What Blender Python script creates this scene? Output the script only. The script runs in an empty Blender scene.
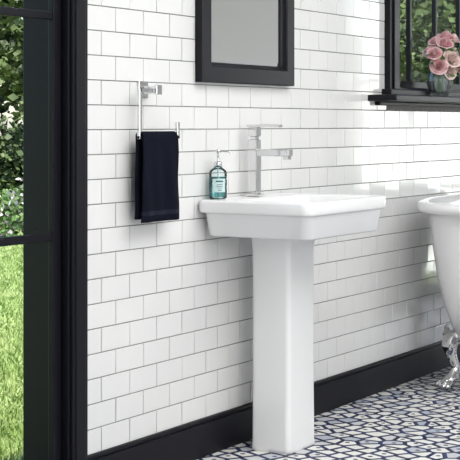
import bpy, bmesh, math, random
from mathutils import Vector, Matrix
random.seed(7)
S = bpy.context.scene
S.view_settings.view_transform = 'Standard'
S.view_settings.look = 'None'
COL = S.collection

# ------------------------------------------------------------ materials
def mat(name, col, rough=0.5, metal=0.0, coat=0.0, trans=0.0, ior=1.45, spec=0.5, noise=None, bump=None, sss=0):
    m = bpy.data.materials.new(name); m.use_nodes = True
    nt = m.node_tree; b = nt.nodes['Principled BSDF']
    b.inputs['Base Color'].default_value = (*col, 1)
    b.inputs['Roughness'].default_value = rough
    b.inputs['Metallic'].default_value = metal
    b.inputs['Coat Weight'].default_value = coat
    b.inputs['Transmission Weight'].default_value = trans
    b.inputs['IOR'].default_value = ior
    b.inputs['Specular IOR Level'].default_value = spec
    tc = nt.nodes.new('ShaderNodeTexCoord')
    if noise:
        sc, c2 = noise
        n = nt.nodes.new('ShaderNodeTexNoise'); n.inputs['Scale'].default_value = sc; n.inputs['Detail'].default_value = 5
        r = nt.nodes.new('ShaderNodeValToRGB')
        r.color_ramp.elements[0].position = .35; r.color_ramp.elements[1].position = .65
        r.color_ramp.elements[0].color = (*col, 1); r.color_ramp.elements[1].color = (*c2, 1)
        nt.links.new(tc.outputs['Object'], n.inputs['Vector'])
        nt.links.new(n.outputs['Fac'], r.inputs['Fac'])
        nt.links.new(r.outputs['Color'], b.inputs['Base Color'])
    if bump:
        sc, st, dist = bump
        n = nt.nodes.new('ShaderNodeTexNoise'); n.inputs['Scale'].default_value = sc; n.inputs['Detail'].default_value = 3
        bp = nt.nodes.new('ShaderNodeBump'); bp.inputs['Strength'].default_value = st; bp.inputs['Distance'].default_value = dist
        nt.links.new(tc.outputs['Object'], n.inputs['Vector'])
        nt.links.new(n.outputs['Fac'], bp.inputs['Height'])
        nt.links.new(bp.outputs['Normal'], b.inputs['Normal'])
    return m

M_tile = mat('white_glazed_tile', (.825,.82,.81), .12, coat=.3, noise=(3,(.79,.79,.785)), bump=(9,.12,.004))
M_grout = mat('grey_grout', (.22,.215,.21), .9, noise=(40,(.29,.285,.28)))
M_black = mat('black_painted_wood', (.0045,.0045,.008), .42, spec=.3, bump=(60,.05,.001))
M_ceramic = mat('white_vitreous_china', (.87,.87,.875), .07, coat=.5)
M_tub = mat('white_enamel', (.86,.86,.86), .12, coat=.4)
M_chrome = mat('polished_chrome', (.74,.74,.75), .08, metal=1)
M_mirror = mat('mirror_silver', (.90,.90,.905), .01, metal=1)
M_paint = mat('white_wall_paint', (.82,.82,.81), .7, bump=(120,.05,.001))
M_ceil = mat('ceiling_paint', (.85,.85,.84), .8, bump=(120,.05,.001))
M_towel = mat('navy_terry_cloth', (.004,.005,.011), .95, spec=.1, noise=(300,(.008,.010,.020)), bump=(450,.8,.003))
M_towelband = mat('towel_band', (.010,.012,.024), .7, spec=.2, bump=(300,.3,.001))
M_leaf = mat('leaf_green', (.06,.14,.035), .5, noise=(3,(.18,.29,.08)))
M_leafdark = mat('tree_leaf_dark', (.016,.032,.012), .6, noise=(1.3,(.18,.25,.08)))
M_bark = mat('bark', (.05,.035,.025), .9, noise=(8,(.10,.08,.06)), bump=(20,.8,.03))
M_bloom = mat('pale_blossom', (.80,.70,.74), .6)
M_pink = mat('rose_pink', (.86,.45,.48), .5, noise=(30,(.90,.66,.66)))
M_peach = mat('rose_peach', (.92,.78,.72), .5, noise=(30,(.90,.66,.63)))
M_stem = mat('flower_stem_green', (.06,.16,.035), .5, noise=(25,(.12,.26,.06)))
M_label = mat('soap_label', (.60,.74,.74), .45, noise=(60,(.52,.68,.69)))
M_ink = mat('label_ink', (.05,.12,.13), .5)
M_liquid = mat('teal_soap', (.22,.55,.55), .05, trans=.75, ior=1.33)

def glass_thin(name, tint=(1,1,1), refl=.06, haze=0):
    m = bpy.data.materials.new(name); m.use_nodes = True; nt = m.node_tree
    nt.nodes.remove(nt.nodes['Principled BSDF'])
    out = nt.nodes['Material Output']
    t = nt.nodes.new('ShaderNodeBsdfTransparent'); t.inputs[0].default_value = (*tint,1)
    g = nt.nodes.new('ShaderNodeBsdfGlossy'); g.inputs['Roughness'].default_value = .01
    lw = nt.nodes.new('ShaderNodeLayerWeight'); lw.inputs['Blend'].default_value = refl
    mx = nt.nodes.new('ShaderNodeMixShader')
    src=t.outputs[0]
    if haze:
        d=nt.nodes.new('ShaderNodeBsdfTranslucent'); d.inputs[0].default_value=(.9,.95,.93,1)
        d2=nt.nodes.new('ShaderNodeBsdfDiffuse'); d2.inputs[0].default_value=(.85,.9,.88,1)
        m1=nt.nodes.new('ShaderNodeMixShader'); m1.inputs[0].default_value=.5
        nt.links.new(d.outputs[0],m1.inputs[1]); nt.links.new(d2.outputs[0],m1.inputs[2])
        m2=nt.nodes.new('ShaderNodeMixShader'); m2.inputs[0].default_value=haze
        nt.links.new(t.outputs[0],m2.inputs[1]); nt.links.new(m1.outputs[0],m2.inputs[2]); src=m2.outputs[0]
    nt.links.new(lw.outputs['Fresnel'], mx.inputs[0]); nt.links.new(src, mx.inputs[1]); nt.links.new(g.outputs[0], mx.inputs[2])
    nt.links.new(mx.outputs[0], out.inputs[0]); return m
M_glass = glass_thin('window_glass', (1,1,1), .02)
M_vase = glass_thin('vase_glass', (.93,.97,.95), .35, .16)
M_bottle = glass_thin('bottle_glass', (.92,.97,.97), .25)

def floor_mat():
    m = bpy.data.materials.new('mosaic_floor_tile'); m.use_nodes = True; nt = m.node_tree; b = nt.nodes['Principled BSDF']
    N = nt.nodes.new; L = nt.links.new
    tc = N('ShaderNodeTexCoord'); mp = N('ShaderNodeMapping')
    mp.inputs['Rotation'].default_value = (0,0,math.radians(25))
    L(tc.outputs['Object'], mp.inputs['Vector'])
    def V(feature, sc, rnd):
        v=N('ShaderNodeTexVoronoi'); v.voronoi_dimensions='2D'; v.feature=feature; v.inputs['Scale'].default_value=sc; v.inputs['Randomness'].default_value=rnd
        L(mp.outputs[0], v.inputs['Vector']); return v
    SC=14.5; RN=.55
    ve=V('DISTANCE_TO_EDGE',SC,RN); vc_=V('F1',SC,RN)
    lt=N('ShaderNodeMath'); lt.operation='LESS_THAN'; lt.inputs[1].default_value=.125; L(ve.outputs['Distance'],lt.inputs[0])
    dot=N('ShaderNodeMath'); dot.operation='LESS_THAN'; dot.inputs[1].default_value=.13; L(vc_.outputs['Distance'],dot.inputs[0])
    sepc=N('ShaderNodeSeparateColor'); L(vc_.outputs['Color'],sepc.inputs[0])
    gt=N('ShaderNodeMath'); gt.operation='GREATER_THAN'; gt.inputs[1].default_value=.6; L(sepc.outputs[0],gt.inputs[0])
    ml=N('ShaderNodeMath'); ml.operation='MULTIPLY'; L(dot.outputs[0],ml.inputs[0]); L(gt.outputs[0],ml.inputs[1])
    navy=N('ShaderNodeMath'); navy.operation='MAXIMUM'; L(lt.outputs[0],navy.inputs[0]); L(ml.outputs[0],navy.inputs[1])
    n2 = N('ShaderNodeTexNoise'); n2.inputs['Scale'].default_value = 14; L(tc.outputs['Object'], n2.inputs['Vector'])
    cr = N('ShaderNodeValToRGB'); e=cr.color_ramp.elements; e[0].position=0; e[1].position=.45
    e[0].color=(.42,.46,.55,1); e[1].color=(.82,.81,.77,1)
    x=cr.color_ramp.elements.new(.2); x.color=(.68,.68,.67,1)
    L(sepc.outputs[1], cr.inputs['Fac'])
    cb = N('ShaderNodeValToRGB'); cb.color_ramp.elements[0].position=.4; cb.color_ramp.elements[1].position=.62
    cb.color_ramp.elements[0].color=(.007,.010,.045,1); cb.color_ramp.elements[1].color=(.020,.032,.115,1)
    L(n2.outputs['Fac'], cb.inputs['Fac'])
    mx = N('ShaderNodeMix'); mx.data_type='RGBA'
    L(navy.outputs[0], mx.inputs[0]); L(cr.outputs[0], mx.inputs[6]); L(cb.outputs[0], mx.inputs[7])
    L(mx.outputs[2], b.inputs['Base Color'])
    b.inputs['Roughness'].default_value = .5
    b.inputs['Specular IOR Level'].default_value = .2
    return m
M_floor = floor_mat()

def lawn_mat():
    m = bpy.data.materials.new('lawn_grass'); m.use_nodes = True; nt = m.node_tree; b = nt.nodes['Principled BSDF']
    tc = nt.nodes.new('ShaderNodeTexCoord')
    n1 = nt.nodes.new('ShaderNodeTexNoise'); n1.inputs['Scale'].default_value=30; n1.inputs['Detail'].default_value=8; n1.inputs['Roughness'].default_value=.8
    r = nt.nodes.new('ShaderNodeValToRGB'); e = r.color_ramp.elements
    e[0].position=.34; e[0].color=(.13,.21,.05,1); e[1].position=.66; e[1].color=(.36,.44,.17,1)
    nt.links.new(tc.outputs['Object'], n1.inputs['Vector']); nt.links.new(n1.outputs['Fac'], r.inputs['Fac']); nt.links.new(r.outputs[0], b.inputs['Base Color'])
    bp = nt.nodes.new('ShaderNodeBump'); bp.inputs['Distance'].default_value=.04; bp.inputs['Strength'].default_value=.4; nt.links.new(n1.outputs['Fac'], bp.inputs['Height']); nt.links.new(bp.outputs[0], b.inputs['Normal'])
    b.inputs['Roughness'].default_value=.9
    return m
M_lawn = lawn_mat()
M_blade = mat('grass_blades', (.26,.38,.10), .7, noise=(5,(.46,.56,.22)))

# ------------------------------------------------------------ helpers
def obj_from(name, verts, faces, m=None, parent=None, smooth=False, mats=None, fm=None):
    me = bpy.data.meshes.new(name); me.from_pydata([tuple(v) for v in verts], [], faces); me.update()
    for x in (mats or ([m] if m else [])): me.materials.append(x)
    if fm: me.polygons.foreach_set('material_index', fm)
    if smooth: me.polygons.foreach_set('use_smooth', [True]*len(me.polygons))
    o = bpy.data.objects.new(name, me); COL.objects.link(o)
    if parent: o.parent = parent
    return o
def empty(name, loc=(0,0,0)):
    e = bpy.data.objects.new(name, None); COL.objects.link(e); e.location = loc; e.empty_display_size=.1; return e
BF = [(0,3,2,1),(4,5,6,7),(0,1,5,4),(1,2,6,5),(2,3,7,6),(3,0,4,7)]
def boxes(name, lst, m, parent=None, bevel=0.0, seg=2, origin=(0,0,0)):
    vs=[]; fs=[]
    ox,oy,oz = origin
    for (x0,x1,y0,y1,z0,z1) in lst:
        k=len(vs)
        vs += [(x0-ox,y0-oy,z0-oz),(x1-ox,y0-oy,z0-oz),(x1-ox,y1-oy,z0-oz),(x0-ox,y1-oy,z0-oz),(x0-ox,y0-oy,z1-oz),(x1-ox,y0-oy,z1-oz),(x1-ox,y1-oy,z1-oz),(x0-ox,y1-oy,z1-oz)]
        fs += [tuple(i+k for i in f) for f in BF]
    o = obj_from(name, vs, fs, m, parent)
    if not parent: o.location = origin
    if bevel:
        b=o.modifiers.new('bevel','BEVEL'); b.width=bevel; b.segments=seg; b.limit_method='ANGLE'; b.harden_normals=False
    return o
def loft(name, loops, m, parent=None, cap0=True, cap1=True, smooth=True, closed=False):
    n=len(loops[0]); vs=[v for l in loops for v in l]; fs=[]
    R = len(loops)
    for i in range(R-1 if not closed else R):
        a=i*n; b=((i+1)%R)*n
        for j in range(n):
            k=(j+1)%n; fs.append((a+j,a+k,b+k,b+j))
    if cap0 and not closed: fs.append(tuple(reversed(range(n))))
    if cap1 and not closed: fs.append(tuple(range((R-1)*n,R*n)))
    return obj_from(name, vs, fs, m, parent, smooth)
def rrect(hx, hy, r, cx, cy, z, q=6):
    pts=[]
    r=min(r,hx*.999,hy*.999)
    for (sx,sy,a0) in ((1,1,0),(-1,1,90),(-1,-1,180),(1,-1,270)):
        for i in range(q+1):
            a=math.radians(a0+90*i/q)
            pts.append((cx+sx*(hx-r)+r*math.cos(a), cy+sy*(hy-r)+r*math.sin(a), z))
    return pts
def lathe(name, prof, m, parent=None, n=40, c=(0,0), cap=False, flute=None):
    loops=[]
    for (r,z) in prof:
        l=[]
        for j in range(n):
            a=2*math.pi*j/n
            rr=r*(1+(flute[1]*math.cos(flute[0]*a) if flute else 0))
            l.append((c[0]+rr*math.cos(a), c[1]+rr*math.sin(a), z))
        loops.append(l)
    return loft(name, loops, m, parent, cap, cap)
def tube(name, pts, r, m, parent=None, n=10):
    cu=bpy.data.curves.new(name,'CURVE'); cu.dimensions='3D'; cu.bevel_depth=r; cu.bevel_resolution=4; cu.use_fill_caps=True
    s=cu.splines.new('POLY'); s.points.add(len(pts)-1)
    for p,q in zip(s.points,pts): p.co=(*q,1)
    cu.materials.append(m); o=bpy.data.objects.new(name,cu); COL.objects.link(o)
    if parent: o.parent=parent
    return o
def autosmooth(o, ang=35):
    me=o.data
    bm=bmesh.new(); bm.from_mesh(me)
    for e in bm.edges:
        if len(e.link_faces)==2 and e.calc_face_angle(0)>math.radians(ang): e.smooth=False
    bm.to_mesh(me); bm.free()

# ------------------------------------------------------------ room shell
XL,XR,YF,H = -6.2,4.2,-4.6,2.75
T=.15
DX0,DX1,DZ = -2.95,-1.062,2.35
WX0,WX1,WZ0,WZ1 = 1.33,2.50,1.335,2.35
floor = boxes('floor', [(XL,XR,YF,T,-.08,0)], M_floor)
ceil = boxes('ceiling', [(XL-T,XR+T,YF-T,T,H,H+.1)], M_ceil)
wb = boxes('wall_back', [(XL,DX0,.0,T,0,H),(DX0,DX1,0,T,DZ,H),(DX1,WX0,0,T,0,H),(WX0,WX1,0,T,0,WZ0),(WX0,WX1,0,T,WZ1,H),(WX1,XR,0,T,0,H)], M_grout)
boxes('wall_left', [(XL-T,XL,YF,T,0,H)], M_paint)
boxes('wall_front', [(XL,XR,YF-T,YF,0,H)], M_paint)
RY0,RY1 = -1.75,-.75
boxes('wall_right', [(XR,XR+T,YF,RY0,0,H),(XR,XR+T,RY1,T,0,H),(XR,XR+T,RY0,RY1,2.3,H)], M_paint)

# tiles on the back wall
TW,TH=.1565,.0792
GV,GH=.0042,.0030
vs=[];fs=[]
def add_tile(x0,x1,z0,z1):
    if x1-x0<.008 or z1-z0<.008: return
    k=len(vs); b=.0012
    t=-.0038
    tilt=[random.uniform(-.0005,.0005) for _ in range(2)]
    off=random.uniform(-.0004,.0003)
    for (x,z) in ((x0,z0),(x1,z0),(x1,z1),(x0,z1)): vs.append((x,-.0005,z))
    for (x,z) in ((x0,z0),(x1,z0),(x1,z1),(x0,z1)): vs.append((x,t+.0012,z))
    for (x,z,sx,sz) in ((x0+b,z0+b,-1,-1),(x1-b,z0+b,1,-1),(x1-b,z1-b,1,1),(x0+b,z1-b,-1,1)):
        vs.append((x,t+off+sx*tilt[0]+sz*tilt[1],z))
    for a in (0,4):
        for j in range(4):
            jj=(j+1)%4
            fs.append((k+a+j,k+a+jj,k+a+4+jj,k+a+4+j))
    fs.append((k+8,k+9,k+10,k+11))
def cut(segs,a,b):
    o=[]
    for s in segs:
        if s[1]<=a or s[0]>=b: o.append(s)
        else:
            if s[0]<a: o.append((s[0],a))
            if s[1]>b: o.append((b,s[1]))
    return o
z=.132; row=0
while z<H-.01:
    z0=z+GH/2; z1=min(z+TH-GH/2,H-.001)
    off = (TW/2 if row%2 else 0)
    x=XL-off
    while x<XR:
        segs=[(max(x+GV/2,XL),min(x+TW-GV/2,XR))]
        if z0<DZ+.1: segs=cut(segs,DX0-.1,-.99)
        if z1>WZ0-.03 and z0<WZ1+.1: segs=cut(segs,WX0-.08,WX1+.08)
        for s in segs: add_tile(s[0],s[1],z0,z1)
        x+=TW
    z+=TH; row+=1
obj_from('wall_tiles', vs, fs, M_tile, wb)

boxes('baseboard_back', [(-.99,XR,-.022,0,0,.118),(-.99,XR,-.015,0,.118,.132)], M_black, bevel=.003)
boxes('baseboard_right', [(XR-.022,XR,YF,RY0-.08,0,.13)], M_black, bevel=.003)
boxes('baseboard_front', [(XL,XR,YF,YF+.022,0,.13)], M_black, bevel=.003)

# casing / door
boxes('trim_door', [(DX1,-.985,-.03,.0,0,DZ+.1),(DX0-.08,DX0,-.03,0,0,DZ+.1),(DX0,DX1,-.03,0,DZ,DZ+.1),
                    (-1.050,-1.000,-.034,-.028,0,DZ+.08),
                    (DX1-.010,DX1,-.02,T+.01,0,DZ),(DX0,DX0+.010,-.02,T+.01,0,DZ),(DX0,DX1,-.02,T+.01,DZ-.010,DZ)], M_black, bevel=.003)
def leaf(x0,x1,nm):
    d=empty(nm)
    y0,y1=.006,.026; s=.040
    mid=(x0+x1)/2
    L=[(x0,x0+s,y0,y1,.01,DZ-.02),(x1-s,x1,y0,y1,.01,DZ-.02),(x0,x1,y0,y1,.01,.10),(x0,x1,y0,y1,DZ-.13,DZ-.02)]
    for z in (.834,1.512): L.append((x0+s,x1-s,y0+.002,y1-.002,z-.013,z+.013))
    L.append((mid-.013,mid+.013,y0+.002,y1-.002,.10,DZ-.1))
    boxes('sash',L,M_black,d,bevel=.003)
    boxes('pane',[(x0+s,x1-s,.014,.018,.10,DZ-.12)],M_glass,d)
    return d
leaf(DX1-.012-.925,DX1-.012,'door_1'); leaf(DX0+.012,DX1-.012-.929,'door_2')

# right-wall glazed door
d3=empty('door_3')
L=[(XR+.03,XR+.08,RY0+.002,RY0+.08,0.002,2.298),(XR+.03,XR+.08,RY1-.08,RY1-.002,0.002,2.298),(XR+.03,XR+.08,RY0+.002,RY1-.002,0.002,.1),(XR+.03,XR+.08,RY0+.002,RY1-.002,2.2,2.298)]
for z in (.75,1.45): L.append((XR+.035,XR+.075,RY0+.002,RY1-.002,z-.012,z+.012))
L.append((XR+.035,XR+.075,-1.262,-1.238,0.002,2.298))
boxes('sash',L,M_black,d3,bevel=.003)
boxes('pane',[(XR+.053,XR+.057,RY0+.01,RY1-.01,.05,2.25)],M_glass,d3)
boxes('trim_right',[(XR-.03,XR,RY0-.08,RY0,0,2.38),(XR-.03,XR,RY1,RY1+.08,0,2.38),(XR-.03,XR,RY0,RY1,2.3,2.38)],M_black,bevel=.003)

# window
w=empty('window_1')
boxes('casing',[(WX0-.10,WX0+.005,-.032,0,WZ0-.03,WZ1+.1),(WX1-.005,WX1+.09,-.032,0,WZ0-.03,WZ1+.1),(WX0,WX1,-.032,0,WZ1-.005,WZ1+.1),
    (WX0-.07,WX0-.02,-.04,-.03,WZ0,WZ1+.08),
    (WX0,WX0+.02,-.01,T,WZ0,WZ1),(WX1-.02,WX1,-.01,T,WZ0,WZ1),(WX0,WX1,-.01,T,WZ0-.001,WZ0+.012),(WX0,WX1,-.01,T,WZ1-.02,WZ1)],M_black,w,bevel=.003)
L=[(WX0+.02,WX0+.06,.03,.06,WZ0+.012,WZ1-.02),(WX1-.06,WX1-.02,.03,.06,WZ0+.012,WZ1-.02),(WX0+.02,WX1-.02,.03,.06,WZ0+.012,WZ0+.045),(WX0+.02,WX1-.02,.03,.06,WZ1-.07,WZ1-.02)]
for x in (1.60,1.90,2.2): L.append((x-.012,x+.012,.034,.056,WZ0+.03,WZ1-.03))
L.append((WX0+.03,WX1-.03,.035,.055,1.83,1.856))
boxes('sash',L,M_black,w,bevel=.003)
boxes('pane',[(WX0+.03,WX1-.03,.043,.047,WZ0+.03,WZ1-.03)],M_glass,w)
boxes('sill',[(WX0-.27,WX1+.2,-.14,0,1.280,1.308)],M_black,w,bevel=.006)
boxes('stool_cove',[(WX0-.13,WX1+.13,-.05,0,1.308,1.336),(WX0-.20,WX1+.15,-.03,0,1.262,1.280)],M_black,w,bevel=.005)

# ------------------------------------------------------------ mirror
mr=empty('framed_mirror')
x0,x1,z0,z1=-.328,.342,1.328,2.12; fw=.072
vs=[];fs=[]
prof=[(0,-.0055),(0,-.034),(.004,-.038),(fw-.016,-.038),(fw-.012,-.034),(fw-.010,-.026),(fw,-.022),(fw,-.008)]
for (inx,y) in prof: vs+=[(x0+inx,y,z0+inx),(x1-inx,y,z0+inx),(x1-inx,y,z1-inx),(x0+inx,y,z1-inx)]
for i in range(len(prof)-1):
    for j in range(4):
        k=(j+1)%4; fs.append((i*4+j,i*4+k,i*4+4+k,i*4+4+j))
obj_from('frame',vs,fs,M_black,mr)
b=.02
a0,a1,c0,c1=x0+fw-.002,x1-fw+.002,z0+fw-.002,z1-fw+.002
vs=[(a0,-.013,c0),(a1,-.013,c0),(a1,-.013,c1),(a0,-.013,c1),(a0+b,-.016,c0+b),(a1-b,-.016,c0+b),(a1-b,-.016,c1-b),(a0+b,-.016,c1-b)]
obj_from('bevelled_glass',vs,[(0,1,5,4),(1,2,6,5),(2,3,7,6),(3,0,4,7),(4,5,6,7)],M_mirror,mr)

# ------------------------------------------------------------ pedestal sink
SX=-.026
ps=empty('pedestal_sink')
W=.311; Dp=.46; yc=-(Dp+.016)/2-.002; hy=Dp/2
def L_(inset,z,r): return rrect(W-inset,hy-inset*.8,r,SX,yc-inset*.1,z,8)
loops=[rrect(.10,.08,.02,SX,-.20,.80,8),
 L_(.048,.784,.03),L_(.036,.785,.034),L_(.029,.791,.036),L_(.0180,.862,.040),L_(.015,.866,.040),L_(.006,.8675,.040),L_(.0015,.870,.040),
 L_(0,.875,.040),L_(0,.904,.040),L_(.0015,.908,.039),L_(.0045,.9120,.038),L_(.009,.914,.036),L_(.022,.914,.032),L_(.025,.9125,.032),
 rrect(.256,.160,.040,SX,-.283,.9115,8),rrect(.251,.155,.044,SX,-.283,.908,8),rrect(.240,.145,.048,SX,-.283,.86,8),rrect(.215,.128,.06,SX,-.283,.82,8),rrect(.17,.09,.06,SX,-.28,.805,8),rrect(.02,.02,.019,SX,-.27,.800,8)]
o=loft('basin',loops,M_ceramic,ps); autosmooth(o,50)
lathe('drain',[(.001,.8015),(.018,.8025),(.021,.8018),(.022,.799)],M_chrome,ps,24,(SX,-.27))
pl=[]
for (z,hx,hyy) in ((0,.103,.079),(.003,.105,.081),(.016,.105,.081),(.024,.1035,.080),(.30,.1005,.0785),(.60,.1005,.0785),(.72,.102,.080),(.770,.105,.083),(.79,.109,.087)):
    pl.append(rrect(hx,hyy,.020,-.006,-.182,z,8))
o=loft('pedestal',pl,M_ceramic,ps); autosmooth(o,50)

# ------------------------------------------------------------ faucet
fc=empty('faucet')
fx,fy,fz=-.012,-.062,.9141
def bx(nm,x0,x1,y0,y1,z0,z1,bv=.0025,par=None,m=None):
    return boxes(nm,[(x0,x1,y0,y1,z0,z1)],m or M_chrome,par or fc,bevel=bv,seg=3)
bx('base_plate',fx-.029,fx+.029,fy-.029,fy+.029,fz,fz+.008)
bx('column',fx-.017,fx+.017,fy-.019,fy+.019,fz+.008,1.122)
bx('spout',fx-.014,fx+.014,fy-.155,fy-.0,1.062,1.088)
bx('aerator',fx-.011,fx+.011,fy-.150,fy-.124,1.050,1.063)
bx('cartridge_neck',fx-.012,fx+.012,fy-.013,fy+.013,1.122,1.134,.002)
bx('handle_hub',fx-.017,fx+.017,fy-.019,fy+.019,1.134,1.168)
bx('lever',fx-.013,fx+.013,fy-.112,fy+.028,1.168,1.178,.002)

# ------------------------------------------------------------ soap dispenser
sd=empty('soap_dispenser')
c=(-.247,-.050); zb=.9145
lathe('liquid',[(0.001,zb+.006),(.026,zb+.006),(.0288,zb+.012),(.0288,zb+.078),(.001,zb+.078)],M_liquid,sd,40,c,False)
lathe('bottle',[(0.001,zb),(.028,zb),(.031,zb+.004),(.0318,zb+.012),(.0318,zb+.092),(.029,zb+.100),(.020,zb+.107),(.014,zb+.111),(.013,zb+.118)],M_bottle,sd,40,c,False)
# label wraps only the front part of the bottle
def arc_band(nm,r,a0,a1,za,zb_,m,n=20):
    vs=[];fs=[]
    for i in range(n+1):
        a=math.radians(a0+(a1-a0)*i/n)
        for z_ in (za,zb_): vs.append((c[0]+r*math.cos(a),c[1]+r*math.sin(a),z_))
    for i in range(n): fs.append((2*i,2*i+2,2*i+3,2*i+1))
    return vs,fs
vs,fs=arc_band('label',.0323,175,262,zb+.024,zb+.072,M_label)
obj_from('label',vs,fs,M_label,sd,True)
V_=[];F_=[]
for (zz,hh,a0,a1) in ((.060,.005,198,245),(.050,.002,205,240),(.044,.002,202,243),(.038,.002,208,238),(.030,.003,212,235)):
    vs,fs=arc_band('',.0327,a0,a1,zb+zz,zb+zz+hh,None,10)
    k=len(V_); V_+=vs; F_+=[tuple(i+k for i in f) for f in fs]
obj_from('label_print',V_,F_,M_ink,sd)
lathe('collar',[(.001,zb+.112),(.0155,zb+.112),(.0158,zb+.128),(.012,zb+.132),(.006,zb+.133),(.0045,zb+.135),(.0045,zb+.162),(.010,zb+.163),(.0105,zb+.173),(.007,zb+.176),(.001,zb+.176)],M_chrome,sd,28,c)
tube('dip_tube',[(c[0],c[1],zb+.012),(c[0],c[1],zb+.115)],.002,M_label,sd)
tube('nozzle',[(c[0],c[1],zb+.168),(c[0]+.012,c[1]-.030,zb+.169),(c[0]+.016,c[1]-.040,zb+.166),(c[0]+.017,c[1]-.044,zb+.157)],.0035,M_chrome,sd)

# ------------------------------------------------------------ towel ring + towel
tr=empty('towel_ring')
px,yb=-.655,-.058
bx('wall_plate',px-.026,px+.026,-.013,-.0050,1.266,1.322,.002,tr)
bx('post',px-.012,px+.012,-.068,-.012,1.280,1.306,.002,tr)
bx('post_cap',px-.016,px+.016,-.076,-.064,1.277,1.309,.002,tr)
bx('ring_top',-.745,px+.0,yb-.006,yb+.006,1.284,1.297,.0015,tr)
bx('ring_side',-.751,-.738,yb-.006,yb+.006,1.130,1.297,.0015,tr)
bx('ring_bottom',-.751,-.515,yb-.006,yb+.006,1.130,1.142,.0015,tr)
bx('ring_end',-.528,-.515,yb-.006,yb+.006,1.130,1.186,.0015,tr)

def towel():
    nx=44; prof=[]
    zt=1.146; r=.012
    for i in range(40): prof.append((yb-r-.0035*math.sin(i/39*3.1), .858+(zt-.005-.858)*i/39, 1-i/39))
    for i in range(1,10):
        a=math.pi*i/10; prof.append((yb-r*math.cos(a), zt-.005+r*math.sin(a),0))
    for i in range(34): prof.append((yb+r, zt-.005-(zt-.005-.868)*i/33, i/33))
    vs=[];fs=[];fm=[]
    np_=len(prof)
    for j,(y,z,d) in enumerate(prof):
        for i in range(nx+1):
            u=i/nx
            wdt=.202+.018*d**.6
            x=-.646+(u-.5)*wdt + .003*math.sin(z*30)
            wv=.0045*d*math.sin(u*9+z*4)+.003*math.sin(u*17+1+z*9)*min(1,d*2)
            vs.append((x,y+wv-(.002 if j<40 else 0),z))
    for j in range(np_-1):
        for i in range(nx):
            a=j*(nx+1)+i; fs.append((a,a+1,a+nx+2,a+nx+1)); fm.append(1 if j in (3,4) else 0)
    o=obj_from('hand_towel',vs,fs,smooth=True,mats=[M_towel,M_towelband],fm=fm)
    s=o.modifiers.new('thick','SOLIDIFY'); s.thickness=.006; s.offset=0
    return o
towel()

# ------------------------------------------------------------ clawfoot bathtub
tb=empty('clawfoot_bathtub')
cx,cy,A,B=1.770,-.445,.78,.375
def ell(d,z,n=72):
    l=[]
    for j in range(n):
        t=2*math.pi*j/n
        c_,s_=math.cos(t),math.sin(t)
        e=.92
        x=cx+(A-d)*math.copysign(abs(c_)**e,c_); y=cy+(B-d)*math.copysign(abs(s_)**e,s_)
        l.append((x,y,z))
    return l
prof=[(.34,.165),(.27,.185),(.20,.235),(.155,.31),(.12,.40),(.09,.52),(.072,.64),(.06,.74),(.052,.775),(.040,.792),(.022,.796),(.008,.802),(.0,.816),(.002,.832),(.012,.842),(.026,.845),(.042,.842),(.056,.832),(.068,.80),(.085,.70),(.11,.52),(.145,.38),(.20,.28),(.27,.235),(.34,.225)]
loft('tub_shell',[ell(d,z) for d,z in prof],M_tub,tb)
def foot(sx,sy,nm):
    bx0=Vector((cx+sx*.36,cy+sy*.165,0)); dr=Vector((sx*.85,sy*.5,0)).normalized()
    side=Vector((-dr.y,dr.x,0))
    def P(o,z,s=0): return bx0+dr*o+side*s+Vector((0,0,z))
    pts=[P(-.02,.265),P(.035,.235),P(.055,.19),P(.030,.14),P(.012,.10),P(.022,.060),P(.045,.034),P(.06,.026)]
    rad=[.018,.034,.034,.022,.018,.026,.032,.022]
    edges=[(i,i+1) for i in range(7)]
    for s in (-.035,-.012,.012,.035):
        k=len(pts); pts.append(P(.078,.026,s)); rad.append(.015); edges.append((6,k))
        k2=len(pts); pts.append(P(.098,.014,s*1.15)); rad.append(.010); edges.append((k,k2))
    for s in (-1,1):
        k=len(pts); pts.append(P(.02,.235,s*.05)); rad.append(.018); edges.append((1,k))
        pts.append(P(.0,.265,s*.085)); rad.append(.013); edges.append((k,k+1))
        pts.append(P(.012,.225,s*.095)); rad.append(.009); edges.append((k+1,k+2))
    me=bpy.data.meshes.new(nm); me.from_pydata([tuple(p) for p in pts],edges,[]); me.materials.append(M_chrome)
    o=bpy.data.objects.new(nm,me); COL.objects.link(o); o.parent=tb
    o.modifiers.new('skin','SKIN')
    for v,r in zip(me.skin_vertices[0].data,rad): v.radius=(r,r)
    me.skin_vertices[0].data[0].use_root=True
    s=o.modifiers.new('sub','SUBSURF'); s.levels=2; s.render_levels=2
    return o
for i,(sx,sy) in enumerate(((-1,1),(-1,-1),(1,1),(1,-1))): foot(sx,sy,'claw_foot_%d'%(i+1))

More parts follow.
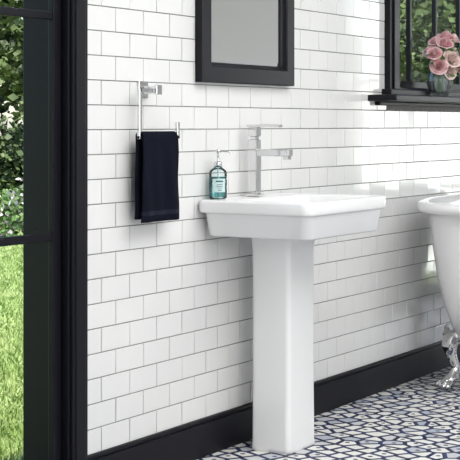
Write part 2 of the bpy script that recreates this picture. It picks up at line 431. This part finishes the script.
# ------------------------------------------------------------ vase of roses
vr=empty('rose_vase')
vc=(1.70,-.068); zv=1.309
lathe('vase',[(.001,zv),(.036,zv),(.038,zv+.006),(.050,zv+.03),(.059,zv+.06),(.060,zv+.085),(.053,zv+.11),(.048,zv+.125),(.050,zv+.14),(.057,zv+.15),(.054,zv+.15),(.046,zv+.139),(.044,zv+.125),(.049,zv+.11),(.056,zv+.085),(.055,zv+.06),(.046,zv+.03),(.034,zv+.010),(.001,zv+.009)],M_vase,vr,64,vc,False,(12,.03))
def rose(center,up,r,m,nm):
    vs=[];fs=[]
    q=Vector((0,0,1)).rotation_difference(up).to_matrix()
    rings=[(.18,3,.95,1.0),(.34,4,.9,.95),(.55,5,.75,.85),(.78,5,.5,.7),(1.0,6,.25,.45)]
    for ri,(rr,cnt,hh,curl) in enumerate(rings):
        for p in range(cnt):
            a0=2*math.pi*(p/cnt)+ri*1.1+random.uniform(-.15,.15); span=2*math.pi/cnt*1.35
            k=len(vs); nu,nv=6,6
            for j in range(nv+1):
                v=j/nv
                for i in range(nu+1):
                    u=i/nu-.5
                    a=a0+u*span*(.6+.4*math.sin(v*math.pi*.8+.3))
                    flare=(v**2)*(.35+.25*ri/4)
                    rad=r*rr*(.25+.75*math.sin(min(1,v*1.3)*math.pi/2))*(.85+flare*.5)
                    h=r*(-.55+ (1.25*v)*(.55+.45*hh)) - r*.22*(v**4)*(ri/4)*1.6 - r*.3*(abs(u)*2)**3*v*.5
                    vs.append(Vector(center)+q@Vector((rad*math.cos(a),rad*math.sin(a),h)))
            for j in range(nv):
                for i in range(nu):
                    b_=k+j*(nu+1)+i; fs.append((b_,b_+1,b_+nu+2,b_+nu+1))
    return obj_from(nm,vs,fs,m,vr,True)
base=Vector((vc[0],vc[1],zv+.12)); R=random.Random(3)
k=0
for (az,el,dist,rr) in ((205,8,.11,.042),(250,25,.115,.044),(300,8,.105,.042),(340,40,.13,.042),(150,45,.12,.038),(90,60,.15,.040),(270,75,.16,.042),(20,25,.12,.038),(230,58,.145,.040),(310,62,.165,.040),(180,70,.14,.036),(40,62,.15,.036),(190,35,.13,.036),(255,-8,.085,.036)):
    a=math.radians(az);e=math.radians(el)
    dirv=Vector((math.cos(a)*math.cos(e)*.95,math.sin(a)*math.cos(e)*.80,math.sin(e)))
    pos=base+Vector((0,0,.008))+dirv*dist
    if pos.y>-.05: pos.y=-.05
    k+=1
    rose(pos,(dirv+Vector((-.25,-.2,.25))).normalized(),rr*.95,M_pink if k%2 else M_peach,'rose_%d'%k)
    tube('stem_%d'%k,[(vc[0]+R.uniform(-.02,.02),vc[1]+R.uniform(-.02,.02),zv+.015),(base.x+dirv.x*.015,base.y+dirv.y*.015,base.z),tuple(pos-dirv*.02)],.0022,M_stem,vr)
vs=[];fs=[]
for i in range(90):
    a=R.uniform(0,6.28);e=R.uniform(-.3,1.2);d=R.uniform(.04,.14)
    p=base+Vector((math.cos(a)*math.cos(e)*d,math.sin(a)*math.cos(e)*d*.8,math.sin(e)*d))
    if p.y>-.04: p.y=-.04
    dv=Vector((math.cos(a),math.sin(a)*.7,R.uniform(-.6,.5))).normalized(); sv=dv.cross(Vector((R.uniform(-.4,.4),R.uniform(-.4,.4),1))).normalized()
    l=R.uniform(.03,.05);wd=l*.3;n=dv.cross(sv)
    kk=len(vs)
    vs+= [p,p+dv*l*.35+sv*wd+n*.004,p+dv*l*.75+sv*wd*.7,p+dv*l-n*.006,p+dv*l*.75-sv*wd*.7,p+dv*l*.35-sv*wd+n*.004,p+dv*l*.5-n*.003]
    for j in range(6): fs.append((kk+6,kk+j,kk+(j+1)%6))
vs=[Vector((v[0],min(v[1],-.02),v[2])) for v in vs]
obj_from('rose_leaves',vs,fs,M_stem,vr,True)

# ------------------------------------------------------------ garden
lawn=obj_from('lawn_ground',[(-40,-40,-.1),(60,-40,-.1),(60,60,-.1),(-40,60,-.1)],[(0,1,2,3)],M_lawn)
gr=random.Random(21); vs=[];fs=[]
for i in range(42000):
    d=gr.uniform(5.2,15.5); a=math.radians(gr.uniform(36.5,43.5))
    x=-4.6+math.cos(a)*d; y=-2.757+math.sin(a)*d
    if y<.25: continue
    h=gr.uniform(.02,.045); t=gr.uniform(0,6.28); w_=.004+.0004*d
    lx,ly=gr.gauss(0,.02),gr.gauss(0,.02); k=len(vs)
    vs+=[(x-math.cos(t)*w_,y-math.sin(t)*w_,-.1),(x+math.cos(t)*w_,y+math.sin(t)*w_,-.1),(x+lx,y+ly,-.1+h)]; fs.append((k,k+1,k+2))
obj_from('grass_blades',vs,fs,M_blade,lawn)
def foliage(n,blobs,size,rng,blossom=0):
    vs=[];fs=[];fm=[]
    for i in range(n):
        bx_,by_,bz_,rx,ry,rz=rng.choice(blobs)
        while True:
            p=Vector((rng.uniform(-1,1),rng.uniform(-1,1),rng.uniform(-1,1)))
            if .35<p.length<1: break
        p=Vector((bx_+p.x*rx,by_+p.y*ry,bz_+p.z*rz))
        d=Vector((rng.gauss(0,1),rng.gauss(0,1),rng.gauss(0,.7))).normalized()
        s=d.cross(Vector((rng.gauss(0,1),rng.gauss(0,1),rng.gauss(0,1)))).normalized()
        l=size*rng.uniform(.6,1.3); wv=l*.36; k=len(vs)
        fl=rng.random()<blossom
        if fl: wv=l*.5; l*=.8
        vs+=[p,p+d*l*.5+s*wv,p+d*l,p+d*l*.5-s*wv]; fs.append((k,k+1,k+2,k+3)); fm.append(1 if fl else 0)
    return vs,fs,fm
def tree_mesh(seed):
    rng=random.Random(seed)
    blobs=[(rng.uniform(-1.3,1.3),rng.uniform(-1.3,1.3),rng.uniform(1.4,4.4),rng.uniform(.6,1.1),rng.uniform(.6,1.1),rng.uniform(.4,.8)) for _ in range(14)]
    vs,fs,fm=foliage(11000,blobs,.13,rng)
    loopsn=10; zs=[-.1,.3,1,2,3,4.2]; rs=[.26,.17,.14,.12,.09,.03]; k0=len(vs)
    for z_,r_ in zip(zs,rs):
        for j in range(loopsn):
            a=2*math.pi*j/loopsn; vs.append((.1*math.sin(z_*1.3)+r_*math.cos(a),.08*math.cos(z_)+r_*math.sin(a),z_))
    for i in range(len(zs)-1):
        for j in range(loopsn):
            kk=(j+1)%loopsn; fs.append((k0+i*loopsn+j,k0+i*loopsn+kk,k0+(i+1)*loopsn+kk,k0+(i+1)*loopsn+j)); fm.append(1)
    return vs,fs,fm
trees=[]
for s in (1,2):
    vs,fs,fm=tree_mesh(s); o=obj_from('garden_tree',vs,fs,mats=[M_leafdark,M_bark],fm=fm); trees.append(o)
rng=random.Random(5)
blobs=[(rng.uniform(-.5,.5),rng.uniform(-.5,.5),rng.uniform(.15,.65),.4,.4,.35) for _ in range(8)]
vs,fs,fm=foliage(6000,blobs,.07,rng,.22)
shrub=obj_from('flowering_shrub',vs,fs,mats=[M_leaf,M_bloom],fm=fm)
cam0=Vector((-4.6,-2.757,0))
def place(o,first,ang,dist,sc,z=-.1,rot=None):
    if not first:
        n=bpy.data.objects.new(o.name.split('.')[0],o.data); COL.objects.link(n); o=n
    a=math.radians(ang); o.location=(cam0.x+math.cos(a)*dist,cam0.y+math.sin(a)*dist,z); o.scale=(sc,)*3
    o.rotation_euler=(0,0,rng.uniform(0,6.28) if rot is None else rot)
i=0
for ang in range(14,62,4):
    place(shrub,i==0,ang+rng.uniform(-.6,.6),16.2+rng.uniform(-.4,.4),rng.uniform(.9,1.1)); i+=1
i=0
for ang in range(13,62,6):
    place(trees[i%2],i<2,ang+rng.uniform(-1,1),22.5+rng.uniform(-1,1),rng.uniform(.9,1.15)); i+=1
for ang in range(10,66,4):
    place(trees[i%2],False,ang+rng.uniform(-1,1),29+rng.uniform(-1,1.5),rng.uniform(1.3,1.7)); i+=1
vs,fs,fm=foliage(7000,[(x_*.5,0,.7,.5,.40,.72) for x_ in range(-4,5)],.10,random.Random(9))
hedge=obj_from('clipped_hedge',vs,fs,mats=[M_leafdark,M_bark],fm=fm)
i=0
for ang in range(12,64,8):
    place(hedge,i==0,ang,18.2,1.0,rot=math.radians(ang+90)); i+=1

# ------------------------------------------------------------ light
sun=bpy.data.lights.new('sun','SUN'); sun.energy=6.5; sun.angle=math.radians(1.5); sun.color=(1,.96,.90)
so=bpy.data.objects.new('sun',sun); COL.objects.link(so)
so.rotation_euler=Vector((.35,.22,-1)).to_track_quat('-Z','Y').to_euler()
def area(nm,loc,target,sx,sy,e,col=(1,1,1)):
    l=bpy.data.lights.new(nm,'AREA'); l.shape='RECTANGLE'; l.size=sx; l.size_y=sy; l.energy=e; l.color=col
    o=bpy.data.objects.new(nm,l); COL.objects.link(o); o.location=loc
    o.rotation_euler=(Vector(target)-Vector(loc)).to_track_quat('-Z','Y').to_euler()
area('overhead_fill',(-.6,-2.2,2.70),(-.6,-2.2,0),3.0,2.4,84)  # added overhead fill panel for the room, not a known fixture
area('front_fill',(-3.4,-4.2,1.7),(0,0,.9),2.2,2.0,84,(1,.99,.975))  # added out-of-view fill lamp, aimed at the sink wall
area('door_fill',(XR+.35,-1.25,1.2),(XR-2,-1.25,1.1),1.0,2.1,34,(.98,.99,1))  # added lamp outside the right-wall door, stands in for daylight and tile glare
wd=bpy.data.worlds.new('sky'); S.world=wd; wd.use_nodes=True; nt=wd.node_tree
bg=nt.nodes['Background']; sk=nt.nodes.new('ShaderNodeTexSky'); sk.sky_type='NISHITA'; sk.sun_disc=False; sk.sun_elevation=math.radians(60); sk.sun_rotation=math.radians(200)
nt.links.new(sk.outputs[0],bg.inputs[0]); bg.inputs[1].default_value=.3

# ------------------------------------------------------------ camera
cam=bpy.data.cameras.new('camera'); co=bpy.data.objects.new('camera',cam); COL.objects.link(co)
co.location=(-4.6,-2.757,1.18); co.rotation_euler=(math.radians(90),0,-math.radians(58.6))
cam.sensor_width=36; cam.lens=36*1440/460; cam.shift_y=-106/460
S.camera=co
